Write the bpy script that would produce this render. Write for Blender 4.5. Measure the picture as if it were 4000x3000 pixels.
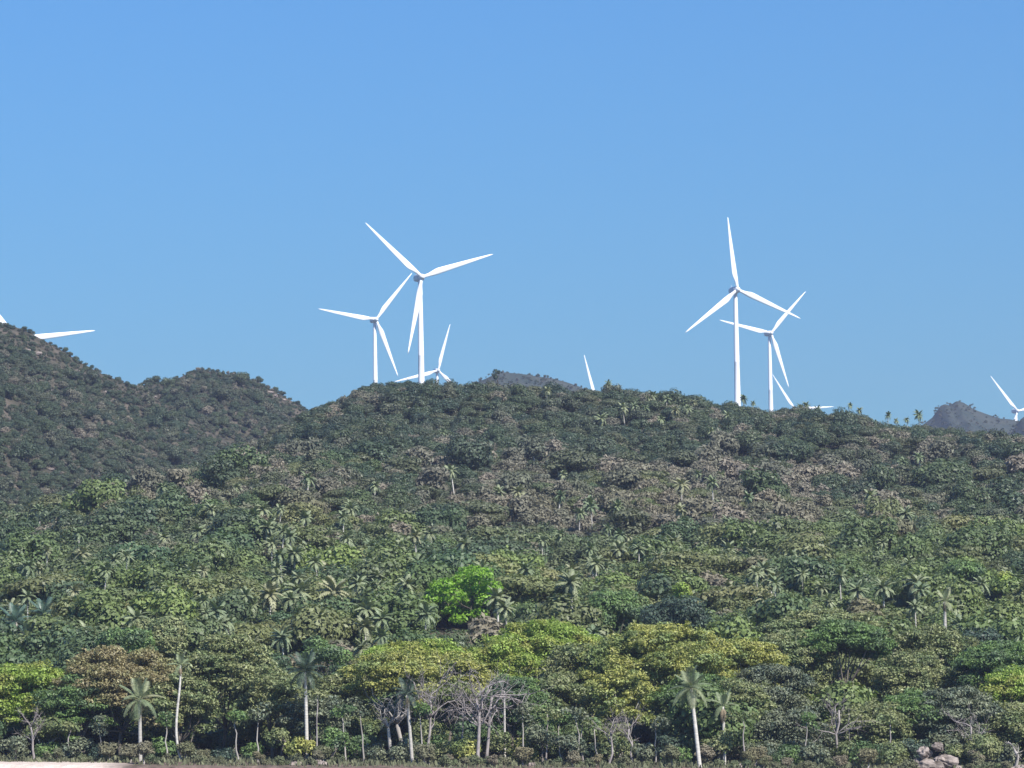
import bpy, math, random
import numpy as np
from mathutils import Matrix, Vector, Euler
random.seed(7); rng = np.random.default_rng(7)
R = math.radians
sc = bpy.context.scene
for o in list(bpy.data.objects): bpy.data.objects.remove(o)

# ---------------------------------------------------------------- camera
FPX = 16000.0                                   # focal length in photo pixels (4000 wide)
cam = bpy.data.cameras.new('camera'); cam.sensor_width = 36; cam.lens = FPX/4000*36
cam.clip_start = 1; cam.clip_end = 20000
co = bpy.data.objects.new('camera', cam); sc.collection.objects.link(co)
CAM = Vector((0, 0, 5.2))
CR = (Matrix.Rotation(R(90) + math.atan(1380/FPX), 3, 'X') @ Matrix.Rotation(R(-0.9), 3, 'Z'))
co.matrix_world = Matrix.Translation(CAM) @ CR.to_4x4()
sc.camera = co
# ---------------------------------------------------------------- sky, sun, exposure
SUN_EL, SUN_AZ = 43.0, 36.0                     # azimuth measured from straight behind the camera towards its right
sd = Vector((math.sin(R(SUN_AZ))*math.cos(R(SUN_EL)), -math.cos(R(SUN_AZ))*math.cos(R(SUN_EL)), math.sin(R(SUN_EL))))
w = bpy.data.worlds.new('World'); sc.world = w; w.use_nodes = True
nt = w.node_tree; nt.nodes.clear()
sky = nt.nodes.new('ShaderNodeTexSky'); sky.sky_type = 'NISHITA'; sky.sun_disc = False
sky.sun_elevation = R(SUN_EL); sky.sun_rotation = math.atan2(sd.x, sd.y)
sky.altitude = 0; sky.air_density = 1.8; sky.dust_density = 0.0; sky.ozone_density = 5.0
tint = nt.nodes.new('ShaderNodeMix'); tint.data_type = 'RGBA'; tint.blend_type = 'MULTIPLY'
tint.inputs[0].default_value = 1.0; tint.inputs[7].default_value = (0.262, 0.575, 1.09, 1)
bg = nt.nodes.new('ShaderNodeBackground'); bg.inputs[1].default_value = 0.075
ow = nt.nodes.new('ShaderNodeOutputWorld')
nt.links.new(sky.outputs[0], tint.inputs[6]); nt.links.new(tint.outputs[2], bg.inputs[0]); nt.links.new(bg.outputs[0], ow.inputs[0])
sl = bpy.data.lights.new('sun', 'SUN'); sl.energy = 5.0; sl.angle = R(0.5); sl.color = (1.0, 0.955, 0.89)
so = bpy.data.objects.new('sun', sl); sc.collection.objects.link(so)
so.rotation_euler = sd.to_track_quat('Z', 'Y').to_euler()
so.location = (0, 0, 300)
sc.view_settings.view_transform = 'Standard'; sc.view_settings.look = 'None'
sc.view_settings.exposure = 0.68; sc.view_settings.gamma = 1.0; sc.view_settings.use_curve_mapping = False
sc.render.engine = 'CYCLES'
sc.cycles.max_bounces = 5; sc.cycles.diffuse_bounces = 3; sc.cycles.transmission_bounces = 3; sc.cycles.volume_bounces = 0

# ---------------------------------------------------------------- helpers
def ray(px, py):
    d = CR @ Vector(((px-2000)/FPX, -(py-1500)/FPX, -1)); return d
def at(px, py, Y):                              # world point at depth Y behind photo pixel
    d = ray(px, py); t = Y/d.y
    return CAM + d*t
def proj(X, Y, Z):
    v = CR.transposed() @ (Vector((X, Y, Z)) - CAM)
    return 2000 + v.x/-v.z*FPX, 1500 - v.y/-v.z*FPX
col = sc.collection
def tag(o, label=None, cat=None, group=None, kind=None):
    if label: o['label'] = label
    if cat: o['category'] = cat
    if group: o['group'] = group
    if kind: o['kind'] = kind
    return o
def empty(name, loc, rz=0.0, s=1.0):
    o = bpy.data.objects.new(name, None); col.objects.link(o)
    o.location = loc; o.rotation_euler = (0, 0, rz); o.scale = (s, s, s); o.empty_display_size = 0.5
    return o
def part(name, me, parent=None, loc=(0,0,0), rot=(0,0,0), s=1.0):
    o = bpy.data.objects.new(name, me); col.objects.link(o)
    o.parent = parent; o.location = loc; o.rotation_euler = rot
    o.scale = (s, s, s) if not hasattr(s, '__len__') else s
    return o

class Buf:
    """collects polygons with a material slot each"""
    def __init__(s): s.v = []; s.f = []; s.m = []; s.n = 0; s.sm = []
    def add(s, verts, faces, mi=0, smooth=False):
        verts = np.asarray(verts, float).reshape(-1, 3)
        s.v.append(verts)
        for f in faces: s.f.append([int(i)+s.n for i in f]); s.m.append(mi); s.sm.append(smooth)
        s.n += len(verts)
    def mesh(s, name, mats):
        me = bpy.data.meshes.new(name)
        v = np.concatenate(s.v) if s.v else np.zeros((0, 3))
        ls = np.array([len(f) for f in s.f], dtype=np.int32)
        li = np.array([i for f in s.f for i in f], dtype=np.int32)
        me.vertices.add(len(v)); me.vertices.foreach_set('co', v.ravel())
        me.loops.add(len(li)); me.loops.foreach_set('vertex_index', li)
        me.polygons.add(len(ls))
        st = np.concatenate([[0], np.cumsum(ls)[:-1]]).astype(np.int32)
        me.polygons.foreach_set('loop_start', st); me.polygons.foreach_set('loop_total', ls)
        me.polygons.foreach_set('material_index', np.array(s.m, dtype=np.int32))
        me.polygons.foreach_set('use_smooth', np.array(s.sm, dtype=bool))
        for m in mats: me.materials.append(m)
        me.update(calc_edges=True); me.validate()
        return me
def unit(a): return a/np.maximum(np.linalg.norm(a, axis=-1, keepdims=True), 1e-9)
def leaves(b, c, nrm, size, aspect=1.6, mi=0, r=None):
    """one rhombic leaf spray per centre, facing nrm"""
    r = r or rng
    n = len(c); nrm = unit(nrm); t = unit(np.cross(nrm, r.normal(size=(n, 3)))); bt = np.cross(nrm, t)
    s = (size*np.ones(n))[:, None]
    L = t*s*aspect*.5; W = bt*s*.5
    v = np.stack([c-L, c+W*1.0-L*.1, c+L, c-W-L*.1], 1).reshape(-1, 3)
    b.add(v, np.arange(4*n).reshape(-1, 4), mi)
def tube(b, pts, rad, sides=6, mi=0, cap=True):
    pts = np.asarray(pts, float); n = len(pts)
    tan = np.gradient(pts, axis=0); tan = unit(tan)
    ref = np.array([0.31, 0.95, 0.05]) if abs(tan[0][2]) > .5 else np.array([0., 0., 1.])
    V = []
    for i in range(n):
        u = unit(np.cross(tan[i], ref)); w_ = np.cross(tan[i], u)
        a = np.arange(sides)*2*math.pi/sides
        V.append(pts[i] + rad[i]*(np.cos(a)[:, None]*u + np.sin(a)[:, None]*w_))
    V = np.concatenate(V); F = []
    for i in range(n-1):
        for k in range(sides):
            k2 = (k+1) % sides
            F.append((i*sides+k, i*sides+k2, (i+1)*sides+k2, (i+1)*sides+k))
    if cap: F.append(tuple(range((n-1)*sides, n*sides))); F.append(tuple(range(sides-1, -1, -1)))
    b.add(V, F, mi, True)

# ---------------------------------------------------------------- materials
def newmat(name):
    m = bpy.data.materials.new(name); m.use_nodes = True
    n = m.node_tree; n.nodes.clear(); return m, n
def N(n, t, **k):
    x = n.nodes.new(t)
    for a, v in k.items(): setattr(x, a, v)
    return x
def mixrgb(n, fac, a, b, blend='MIX'):
    x = N(n, 'ShaderNodeMix', data_type='RGBA', blend_type=blend)
    for i, v in ((0, fac), (6, a), (7, b)):
        if hasattr(v, 'is_linked') or hasattr(v, 'links'): n.links.new(v, x.inputs[i])
        else: x.inputs[i].default_value = v if i == 0 else (*v, 1)
    return x.outputs[2]
def ramp(n, fac, stops):
    x = N(n, 'ShaderNodeValToRGB'); e = x.color_ramp.elements
    while len(e) < len(stops): e.new(0.5)
    for q, (p, c) in zip(e, stops): q.position = p; q.color = (*c, 1)
    n.links.new(fac, x.inputs[0]); return x.outputs[0]
def leafmat(name, cols, rough=.5, spec=.35, trans=.22, tcol=None, leafvar=.45, patch=None, low=None):
    """per-plant colour from a ramp, per-leaf brightness from the island number"""
    m, n = newmat(name)
    oi = N(n, 'ShaderNodeObjectInfo'); ge = N(n, 'ShaderNodeNewGeometry')
    k = len(cols)
    base = ramp(n, oi.outputs['Random'], [((i)/(max(k-1, 1)), c) for i, c in enumerate(cols)]) if k > 1 else None
    if base is None:
        rgb = N(n, 'ShaderNodeRGB'); rgb.outputs[0].default_value = (*cols[0], 1); base = rgb.outputs[0]
    if low:                                      # species of the moist foot of the slope against those higher up
        k2 = len(low); lo = ramp(n, oi.outputs['Random'], [(i/(k2-1), c) for i, c in enumerate(low)])
        sx = N(n, 'ShaderNodeSeparateXYZ'); n.links.new(oi.outputs['Location'], sx.inputs[0])
        nz = N(n, 'ShaderNodeTexNoise'); nz.inputs['Scale'].default_value = .022; nz.inputs['Detail'].default_value = 3; n.links.new(oi.outputs['Location'], nz.inputs['Vector'])
        ma = N(n, 'ShaderNodeMath', operation='MULTIPLY_ADD'); ma.inputs[1].default_value = 700; n.links.new(nz.outputs[0], ma.inputs[0]); n.links.new(sx.outputs[1], ma.inputs[2])
        f = N(n, 'ShaderNodeMapRange'); f.inputs[1].default_value = 940; f.inputs[2].default_value = 1230; n.links.new(ma.outputs[0], f.inputs[0])
        base = mixrgb(n, f.outputs[0], lo, base)
    if patch:
        nz = N(n, 'ShaderNodeTexNoise'); nz.inputs['Scale'].default_value = patch[1]; nz.inputs['Detail'].default_value = 2
        n.links.new(ge.outputs['Position'], nz.inputs['Vector'])
        f = N(n, 'ShaderNodeMapRange'); f.inputs[1].default_value = .45; f.inputs[2].default_value = .62
        n.links.new(nz.outputs[0], f.inputs[0]); base = mixrgb(n, f.outputs[0], base, patch[0])
    mr = N(n, 'ShaderNodeMapRange'); mr.inputs[3].default_value = 1.1-leafvar*1.15; mr.inputs[4].default_value = 1.1+leafvar*1.35
    n.links.new(ge.outputs['Random Per Island'], mr.inputs[0])
    hs = N(n, 'ShaderNodeHueSaturation'); n.links.new(base, hs.inputs['Color']); n.links.new(mr.outputs[0], hs.inputs['Value'])
    p = N(n, 'ShaderNodeBsdfPrincipled'); p.inputs['Roughness'].default_value = rough; p.inputs['Specular IOR Level'].default_value = spec
    n.links.new(hs.outputs[0], p.inputs['Base Color'])
    tr = N(n, 'ShaderNodeBsdfTranslucent'); tc = mixrgb(n, 1.0, hs.outputs[0], tcol or (1.1, 1.25, .5), 'MULTIPLY')
    n.links.new(tc, tr.inputs[0])
    mx = N(n, 'ShaderNodeMixShader'); mx.inputs[0].default_value = trans
    o = N(n, 'ShaderNodeOutputMaterial')
    n.links.new(p.outputs[0], mx.inputs[1]); n.links.new(tr.outputs[0], mx.inputs[2]); n.links.new(mx.outputs[0], o.inputs[0])
    return m
def solid(name, a, b, scale=3.0, rough=.8, spec=.3, bump=0.0, stretch=None, rnd=0.0):
    m, n = newmat(name)
    tc = N(n, 'ShaderNodeTexCoord'); mp = N(n, 'ShaderNodeMapping')
    if stretch: mp.inputs['Scale'].default_value = stretch
    nz = N(n, 'ShaderNodeTexNoise'); nz.inputs['Scale'].default_value = scale; nz.inputs['Detail'].default_value = 5
    n.links.new(tc.outputs['Object'], mp.inputs[0]); n.links.new(mp.outputs[0], nz.inputs['Vector'])
    c = ramp(n, nz.outputs[0], [(.32, a), (.68, b)])
    if rnd:
        oi = N(n, 'ShaderNodeObjectInfo'); mr = N(n, 'ShaderNodeMapRange'); mr.inputs[3].default_value = 1-rnd; mr.inputs[4].default_value = 1+rnd
        n.links.new(oi.outputs['Random'], mr.inputs[0]); hs = N(n, 'ShaderNodeHueSaturation')
        n.links.new(c, hs.inputs['Color']); n.links.new(mr.outputs[0], hs.inputs['Value']); c = hs.outputs[0]
    p = N(n, 'ShaderNodeBsdfPrincipled'); p.inputs['Roughness'].default_value = rough; p.inputs['Specular IOR Level'].default_value = spec
    n.links.new(c, p.inputs['Base Color'])
    if bump:
        bp = N(n, 'ShaderNodeBump'); bp.inputs['Strength'].default_value = bump; bp.inputs['Distance'].default_value = .2
        n.links.new(nz.outputs[0], bp.inputs['Height']); n.links.new(bp.outputs[0], p.inputs['Normal'])
    o = N(n, 'ShaderNodeOutputMaterial'); n.links.new(p.outputs[0], o.inputs[0])
    return m
M_white = solid('white_paint', (.79, .80, .81), (.81, .82, .83), .15, .4, .4)
M_nac = solid('nacelle_paint', (.62, .64, .67), (.70, .72, .74), .3, .45, .4)
M_bark = solid('bark', (.10, .085, .07), (.2, .175, .145), 1.2, .9, .2, .3, (1, 1, .3), .25)
M_pale = solid('pale_bark', (.26, .235, .21), (.42, .39, .35), 1.4, .85, .2, .3, (1, 1, .25), .15)
M_palmtrunk = solid('palm_trunk_skin', (.34, .32, .28), (.54, .51, .46), 1.6, .8, .2, .25, (.5, .5, 3), .15)
M_dead = solid('bleached_dead_wood', (.20, .175, .165), (.36, .32, .30), 1.5, .85, .2, .2)
M_thatch = solid('dead_frond_thatch', (.16, .125, .08), (.30, .25, .17), 3, .9, .2)
M_rock = solid('rock', (.12, .10, .085), (.32, .27, .235), 1.6, .9, .2, .5, None, .2)
M_green = leafmat('broad_leaf', [(.052, .076, .042), (.076, .098, .050), (.058, .086, .052), (.095, .104, .062), (.040, .064, .042), (.080, .104, .048)], leafvar=.25, low=[(.085, .130, .048), (.150, .185, .062), (.070, .115, .055), (.175, .190, .075), (.058, .095, .048), (.165, .215, .060), (.11, .14, .07)])
M_hillolive = leafmat('hillside_olive_leaf', [(.088, .104, .056), (.110, .116, .064), (.068, .088, .052)], leafvar=.25, low=[(.17, .185, .075), (.12, .15, .06), (.21, .205, .085), (.145, .18, .06)])
M_dry = leafmat('dry_leaf', [(.185, .168, .126), (.135, .138, .098), (.215, .188, .145), (.155, .150, .110), (.110, .122, .085)], leafvar=.3, low=[(.19, .17, .10), (.14, .15, .08), (.21, .18, .13), (.15, .16, .09)], rough=.75, spec=.2, tcol=(1.1, 1.1, .8))
M_scrub = leafmat('scrub_leaf', [(.066, .086, .052), (.088, .096, .064), (.052, .074, .046), (.118, .112, .082), (.058, .078, .050)], leafvar=.3, low=[(.12, .15, .07), (.15, .15, .09), (.09, .12, .06)], rough=.75, spec=.2, tcol=(1.1, 1.1, .8))
M_palm = leafmat('palm_leaf', [(.165, .205, .105), (.22, .245, .135), (.145, .19, .10), (.25, .25, .14)], rough=.5, spec=.35, trans=.15, leafvar=.25)
M_lime = leafmat('lime_leaf', [(.17, .30, .035)], trans=.35, leafvar=.3, tcol=(1.2, 1.4, .4))
M_yelgreen = leafmat('yellow_green_leaf', [(.22, .30, .06)], trans=.3, patch=((.26, .27, .07), .35), leafvar=.4)
M_yellow = leafmat('yellow_olive_leaf', [(.30, .30, .085)], trans=.28, patch=((.17, .215, .075), .3), leafvar=.45)
M_rust = leafmat('rusty_leaf', [(.235, .205, .105)], trans=.25, patch=((.20, .20, .085), .3), leafvar=.45, tcol=(1.3, 1.1, .5))
M_olive = leafmat('olive_leaf', [(.20, .215, .095)], trans=.22, patch=((.13, .165, .07), .4), leafvar=.45)
M_grey = leafmat('grey_green_leaf', [(.15, .165, .10)], trans=.2, patch=((.09, .115, .078), .5), leafvar=.5)
M_mid = leafmat('fresh_green_leaf', [(.13, .20, .065)], trans=.28, patch=((.085, .13, .06), .4), leafvar=.4)
M_dark = leafmat('dark_leaf', [(.055, .082, .055)], trans=.2, leafvar=.5)
M_bluepalm = leafmat('blue_green_palm_leaf', [(.080, .135, .100)], rough=.4, spec=.5, trans=.15, leafvar=.3)

def groundmat():
    m, n = newmat('ground_cover')
    ge = N(n, 'ShaderNodeNewGeometry')
    nz = N(n, 'ShaderNodeTexNoise'); nz.inputs['Scale'].default_value = .12; nz.inputs['Detail'].default_value = 8
    n.links.new(ge.outputs['Position'], nz.inputs['Vector'])
    soil = ramp(n, nz.outputs[0], [(.3, (.045, .045, .03)), (.55, (.085, .075, .055)), (.75, (.14, .115, .09))])
    n2 = N(n, 'ShaderNodeTexNoise'); n2.inputs['Scale'].default_value = .9; n2.inputs['Detail'].default_value = 6
    n.links.new(ge.outputs['Position'], n2.inputs['Vector'])
    earth = ramp(n, n2.outputs[0], [(.3, (.07, .055, .042)), (.7, (.20, .145, .115))])
    sand = ramp(n, n2.outputs[0], [(.3, (.50, .41, .34)), (.7, (.62, .53, .45))])
    sp = N(n, 'ShaderNodeSeparateXYZ'); n.links.new(ge.outputs['Position'], sp.inputs[0])
    fx = N(n, 'ShaderNodeMapRange'); fx.inputs[1].default_value = -47; fx.inputs[2].default_value = -43; n.links.new(sp.outputs[0], fx.inputs[0])
    front = mixrgb(n, fx.outputs[0], sand, earth)
    fy = N(n, 'ShaderNodeMapRange'); fy.inputs[1].default_value = 466; fy.inputs[2].default_value = 472; n.links.new(sp.outputs[1], fy.inputs[0])
    c = mixrgb(n, fy.outputs[0], front, soil)
    p = N(n, 'ShaderNodeBsdfPrincipled'); p.inputs['Roughness'].default_value = .95; p.inputs['Specular IOR Level'].default_value = .1
    n.links.new(c, p.inputs['Base Color'])
    bp = N(n, 'ShaderNodeBump'); bp.inputs['Distance'].default_value = .4; n.links.new(n2.outputs[0], bp.inputs['Height']); n.links.new(bp.outputs[0], p.inputs['Normal'])
    o = N(n, 'ShaderNodeOutputMaterial'); n.links.new(p.outputs[0], o.inputs[0]); return m
M_ground = groundmat()
def farmat():
    m, n = newmat('distant_scrub_cover')
    ge = N(n, 'ShaderNodeNewGeometry')
    nz = N(n, 'ShaderNodeTexNoise'); nz.inputs['Scale'].default_value = .03; nz.inputs['Detail'].default_value = 10; nz.inputs['Roughness'].default_value = .7
    n.links.new(ge.outputs['Position'], nz.inputs['Vector'])
    c = ramp(n, nz.outputs[0], [(.35, (.040, .056, .050)), (.65, (.078, .084, .072))])
    p = N(n, 'ShaderNodeBsdfPrincipled'); p.inputs['Roughness'].default_value = 1; p.inputs['Specular IOR Level'].default_value = .05
    n.links.new(c, p.inputs['Base Color'])
    bp = N(n, 'ShaderNodeBump'); bp.inputs['Distance'].default_value = 6; bp.inputs['Strength'].default_value = .8
    n.links.new(nz.outputs[0], bp.inputs['Height']); n.links.new(bp.outputs[0], p.inputs['Normal'])
    o = N(n, 'ShaderNodeOutputMaterial'); n.links.new(p.outputs[0], o.inputs[0]); return m
M_far = farmat()
m, n = newmat('sea_water'); M_sea = m
p = N(n, 'ShaderNodeBsdfPrincipled'); p.inputs['Base Color'].default_value = (.02, .09, .12, 1); p.inputs['Roughness'].default_value = .12
nz = N(n, 'ShaderNodeTexNoise'); nz.inputs['Scale'].default_value = .6; nz.inputs['Detail'].default_value = 4
tcn = N(n, 'ShaderNodeTexCoord'); n.links.new(tcn.outputs['Object'], nz.inputs['Vector'])
bp = N(n, 'ShaderNodeBump'); bp.inputs['Distance'].default_value = .3; n.links.new(nz.outputs[0], bp.inputs['Height']); n.links.new(bp.outputs[0], p.inputs['Normal'])
o = N(n, 'ShaderNodeOutputMaterial'); n.links.new(p.outputs[0], o.inputs[0])

# ---------------------------------------------------------------- terrain
def crest(pts, Y, drop):
    P = [at(px, py, Y) for px, py in pts]
    return np.array([q.x for q in P]), np.array([q.z-drop for q in P])
YC, YL, YH = 1150., 1420., 1570.
CM = crest([(-900, 2200), (-300, 2080), (0, 2010), (300, 1960), (600, 1890), (900, 1770), (1100, 1680), (1235, 1608), (1265, 1590), (1330, 1560), (1400, 1532),
            (1440, 1502), (1480, 1492), (1530, 1510), (1600, 1498), (1700, 1505), (1900, 1524), (2050, 1536), (2130, 1530), (2200, 1536), (2300, 1534),
            (2400, 1535), (2500, 1545), (2560, 1530), (2640, 1545), (2750, 1562), (2870, 1588), (3000, 1592), (3070, 1592), (3150, 1600), (3300, 1642), (3450, 1656),
            (3600, 1655), (3700, 1660), (3780, 1690), (3850, 1700), (3900, 1712), (4000, 1750), (4300, 1850), (5000, 2000)], YC, 3.1)
CL = crest([(-1200, 1300), (-600, 1180), (-200, 1200), (0, 1243), (90, 1263), (190, 1318), (240, 1345), (300, 1385), (400, 1440), (500, 1478), (545, 1498), (620, 1540), (700, 1590),
            (900, 1710), (1300, 1900), (1800, 2300)], YL, 2.0)
CH = crest([(0, 1700), (300, 1580), (500, 1530), (555, 1480), (600, 1470), (650, 1482), (675, 1468), (700, 1452), (760, 1427), (820, 1426), (860, 1437), (920, 1442), (1010, 1467),
            (1060, 1500), (1120, 1532), (1180, 1567), (1235, 1605), (1300, 1650), (1500, 1760), (2000, 2100)], YH, 2.0)
def vnoise(x, y, s, seed):
    x = np.asarray(x, float)/s; y = np.asarray(y, float)/s
    xi = np.floor(x); yi = np.floor(y); fx = x-xi; fy = y-yi
    fx = fx*fx*(3-2*fx); fy = fy*fy*(3-2*fy)
    def h(a, b): t = np.sin(a*127.1+b*311.7+seed*74.7)*43758.5453; return t-np.floor(t)
    return (h(xi, yi)*(1-fx)+h(xi+1, yi)*fx)*(1-fy)+(h(xi, yi+1)*(1-fx)+h(xi+1, yi+1)*fx)*fy - .5
_a, _b = at(0, 2984, 462), at(4000, 3016, 462)
def zfront(X): return _a.z + (X-_a.x)/(_b.x-_a.x)*(_b.z-_a.z)
def ground(X, Y):
    X = np.asarray(X, float); Y = np.asarray(Y, float)
    # main hillside
    zc = np.interp(X, *CM)
    t = np.clip((Y-505)/(YC-505), 0, 1)
    s = 1.12*t - .12*t*t
    z0 = zfront(X)+1.3
    z = z0 + (zc-z0)*s
    und = vnoise(X, Y, 75, 1)*9 + vnoise(X, Y, 28, 2)*3.2
    z = z + und*np.clip(t*4, 0, 1)*np.clip((1-t)*5, 0, 1)
    over = np.clip(Y-YC, 0, None); z = z - .22*over - over**2/2500
    fr = np.clip((505-Y)/45, 0, 1); z = np.where(Y < 505, z0 - 1.3*fr, z)
    sea = np.clip((458-Y)/12, 0, 1); z = np.where(Y < 458, zfront(X) - (zfront(X)+2.5)*sea, z)
    z = z + np.where((Y > 454) & (Y < 480), vnoise(X, Y, 3.1, 5)*.3*np.clip((X+46)/6, .1, 1), 0)
    # left hill and its hump
    d = YL-Y; zl = np.interp(X, *CL) - np.where(d > 0, .235*d - 6*np.sin(np.clip(d/400, 0, 1)*math.pi), -.5*d)
    zl = zl + (vnoise(X, Y, 60, 3)*12 + vnoise(X, Y, 22, 4)*5)*np.clip(d/60, 0, 1)
    d = YH-Y; zh = np.interp(X, *CH) - np.where(d > 0, .26*d, -.5*d)
    zh = zh + (vnoise(X, Y, 50, 6)*10 + vnoise(X, Y, 18, 7)*4)*np.clip(d/60, 0, 1)
    return np.maximum(np.maximum(z, -2.6), np.maximum(np.where(Y > 1000, zl, -99), np.where(Y > 1000, zh, -99)))
def gz(x, y): return float(ground(x, y))
def grid(name, xs, ys, fn, mat, smooth=True):
    XX, YY = np.meshgrid(xs, ys); ZZ = fn(XX, YY)
    b = Buf(); nx = len(xs); ny = len(ys)
    v = np.stack([XX, YY, ZZ], -1).reshape(-1, 3)
    i = np.arange((ny-1)*(nx-1)); r_ = i//(nx-1); c_ = i % (nx-1); a = r_*nx+c_
    b.add(v, np.stack([a, a+1, a+nx+1, a+nx], 1), 0, smooth)
    o = part(name, b.mesh(name, [mat])); o['kind'] = 'structure'; return o
grid('hillside', np.arange(-420, 421, 3.5), np.concatenate([np.arange(430, 520, 1.5), np.arange(520, 1760, 4.)]), ground, M_ground)
o = part('sea', (lambda b: (b.add([(-420, -40, 0), (420, -40, 0), (420, 455, 0), (-420, 455, 0)], [(0, 1, 2, 3)]), b.mesh('sea', [M_sea]))[1])(Buf())); o['kind'] = 'structure'
o = grid('seabed', [-420, 420], [-40, 430], lambda X, Y: X*0-2.6, M_ground)

# turbines: hub pixel, rotor radius in pixels, direction of one blade (tip pixel)
TB = [((1648, 1082), 311, (1428, 875), 'tallest wind turbine, left group, its tower meeting the ridge beside a lower blade'),
      ((1469, 1248), 240, (1235, 1207), 'white wind turbine left of the tallest one, one blade pointing up to its hub'),
      ((1712, 1447), 190, (1752, 1280), 'far wind turbine with its hub just above the ridge, right of the tall left tower'),
      ((2331, 1566), 187, (2280, 1388), 'wind turbine showing only one faint upright blade tip above the middle of the ridge'),
      ((2881, 1131), 287, (2840, 855), 'large wind turbine of the right pair with one blade pointing straight up'),
      ((3012, 1301), 225, (3145, 1137), 'smaller wind turbine right of the big right one, a blade crossing its neighbour'),
      ((3106, 1600), 165, (3265, 1587), 'distant wind turbine with hub at the ridge behind palms, blade lying level to the right'),
      ((3975, 1605), 178, (3868, 1470), 'wind turbine at the right edge behind the grey far hill'),
      ((70, 1331), 312, (380, 1288), 'wind turbine hidden behind the left hill, one level blade showing over its slope')]
YAW = 20.0; RB = 45.0; TH = 88.0
tur = []
for (hp, rp, tp, lab) in TB:
    Y = RB*FPX/rp; h = at(hp[0], hp[1], Y)
    dx = (tp[0]-hp[0])/math.cos(R(YAW)); dy = hp[1]-tp[1]
    A = math.atan2(dy, dx) + R(.9)
    best = min(np.linspace(A-.3, A+.3, 241), key=lambda a: (lambda p_: math.hypot(p_[0]-tp[0], p_[1]-tp[1]))(
        proj(h.x+RB*math.cos(a)*math.cos(R(YAW)), h.y+RB*math.cos(a)*math.sin(R(YAW)), h.z+RB*math.sin(a))))
    A = best
    # hub sits 3.4 m in front of the tower axis
    bx, by = h.x - math.sin(R(YAW))*3.4, h.y + math.cos(R(YAW))*3.4
    tur.append((bx, by, h.z-TH-1.6, A, lab))
def upland(X, Y):
    num = 0; den = 0
    for (bx, by, bz, A, l) in tur:
        d2 = ((X-bx)**2 + (Y-by)**2)/130**2
        wgt = 1/(d2**2 + 1e-5); num = num + wgt*(bz+.6)/by; den = den + wgt
    wgt = .35; num = num + wgt*.055; den = den + wgt
    s = num/den
    z = s*Y
    f = np.clip((Y-1700)/400, 0, 1)
    return z*f + (1-f)*np.minimum(z, 70)
grid('upland', np.arange(-950, 951, 25), np.arange(1700, 4901, 25), upland, M_far)
def farhill(name, pts, Yc, depth, seed, front=.30):
    cx, cz = crest(pts, Yc, 0)
    xs = np.linspace(cx[0], cx[-1], 160); ys = np.linspace(Yc-depth, Yc+depth*.7, 90)
    def f(X, Y):
        d = Yc-Y; z = np.interp(X, cx, cz)
        z = z - np.where(d > 0, front*d, -front*d) - 4*0
        return z + (vnoise(X, Y, 60, seed)*12 + vnoise(X, Y, 20, seed+1)*5)*np.clip(np.abs(d)/60, 0, 1) + vnoise(X, Y, 9, seed+2)*1.6
    return grid(name, xs, ys, f, M_far)
farhill('far_hill', [(1600, 1640), (1760, 1545), (1830, 1508), (1880, 1482), (1950, 1452), (1985, 1453), (2060, 1458), (2140, 1471), (2200, 1486), (2260, 1503), (2420, 1570)], 2750, 420, 11)
farhill('far_hill', [(3400, 1760), (3560, 1690), (3640, 1630), (3672, 1585), (3690, 1575), (3705, 1578), (3735, 1562), (3760, 1570), (3800, 1590), (3850, 1612), (3900, 1628), (3975, 1642), (4060, 1640), (4200, 1690), (4500, 1800)], 3100, 500, 15)
farhill('far_hill', [(3900, 1760), (3960, 1670), (3985, 1632), (4010, 1615), (4060, 1600), (4200, 1640), (4500, 1760)], 2900, 420, 19)

# ---------------------------------------------------------------- turbines
def loft(b, rings, mi=0, smooth=True, closed=True):
    n = len(rings[0]); V = np.concatenate(rings); F = []
    for i in range(len(rings)-1):
        for k in range(n):
            k2 = (k+1) % n; F.append((i*n+k, i*n+k2, (i+1)*n+k2, (i+1)*n+k))
    F.append(tuple(range(n-1, -1, -1))); F.append(tuple((len(rings)-1)*n+k for k in range(n)))
    b.add(V, F, mi, smooth)
def blade_mesh():
    b = Buf(); rings = []
    for t in np.concatenate([np.linspace(0, .3, 10), np.linspace(.34, 1, 16)]):
        z = 1.2 + t*(RB-1.2)
        if t < .04: ch, th, ofs = 1.9, 1.9, 0
        else:
            k = min((t-.04)/.17, 1); k = k*k*(3-2*k)
            chord = 3.7 if t < .21 else 3.7*(1-(t-.21)/.79)**.85*.86 + .52
            ch = 1.9*(1-k) + chord*k; th = 1.9*(1-k) + chord*.24*k; ofs = -.22*(ch-1.9)*k
        if t > .97: ch *= .6
        tw = R(16)*(1-t)**1.5
        a = np.arange(14)*2*math.pi/14
        x = np.cos(a)*ch/2; y = np.sin(a)*th/2*(1+.35*np.cos(a))
        X = x*math.cos(tw)-y*math.sin(tw)+ofs; Yv = x*math.sin(tw)+y*math.cos(tw) - .8*t*t
        rings.append(np.stack([X, Yv, np.full(14, z)], 1))
    loft(b, rings); return b.mesh('blade', [M_white])
def tower_mesh():
    b = Buf(); rings = []
    for z in [0, .8, .8, 20, 20.15, 20.3, 45, 45.15, 45.3, TH-.2, TH]:
        r_ = 2.15 - .95*z/TH + (.05 if z in (20.15, 45.15) else 0) + (.5 if z < .8 else 0)
        a = np.arange(24)*2*math.pi/24
        rings.append(np.stack([np.cos(a)*r_, np.sin(a)*r_, np.full(24, z)], 1))
    loft(b, rings); return b.mesh('tower', [M_white])
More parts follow.
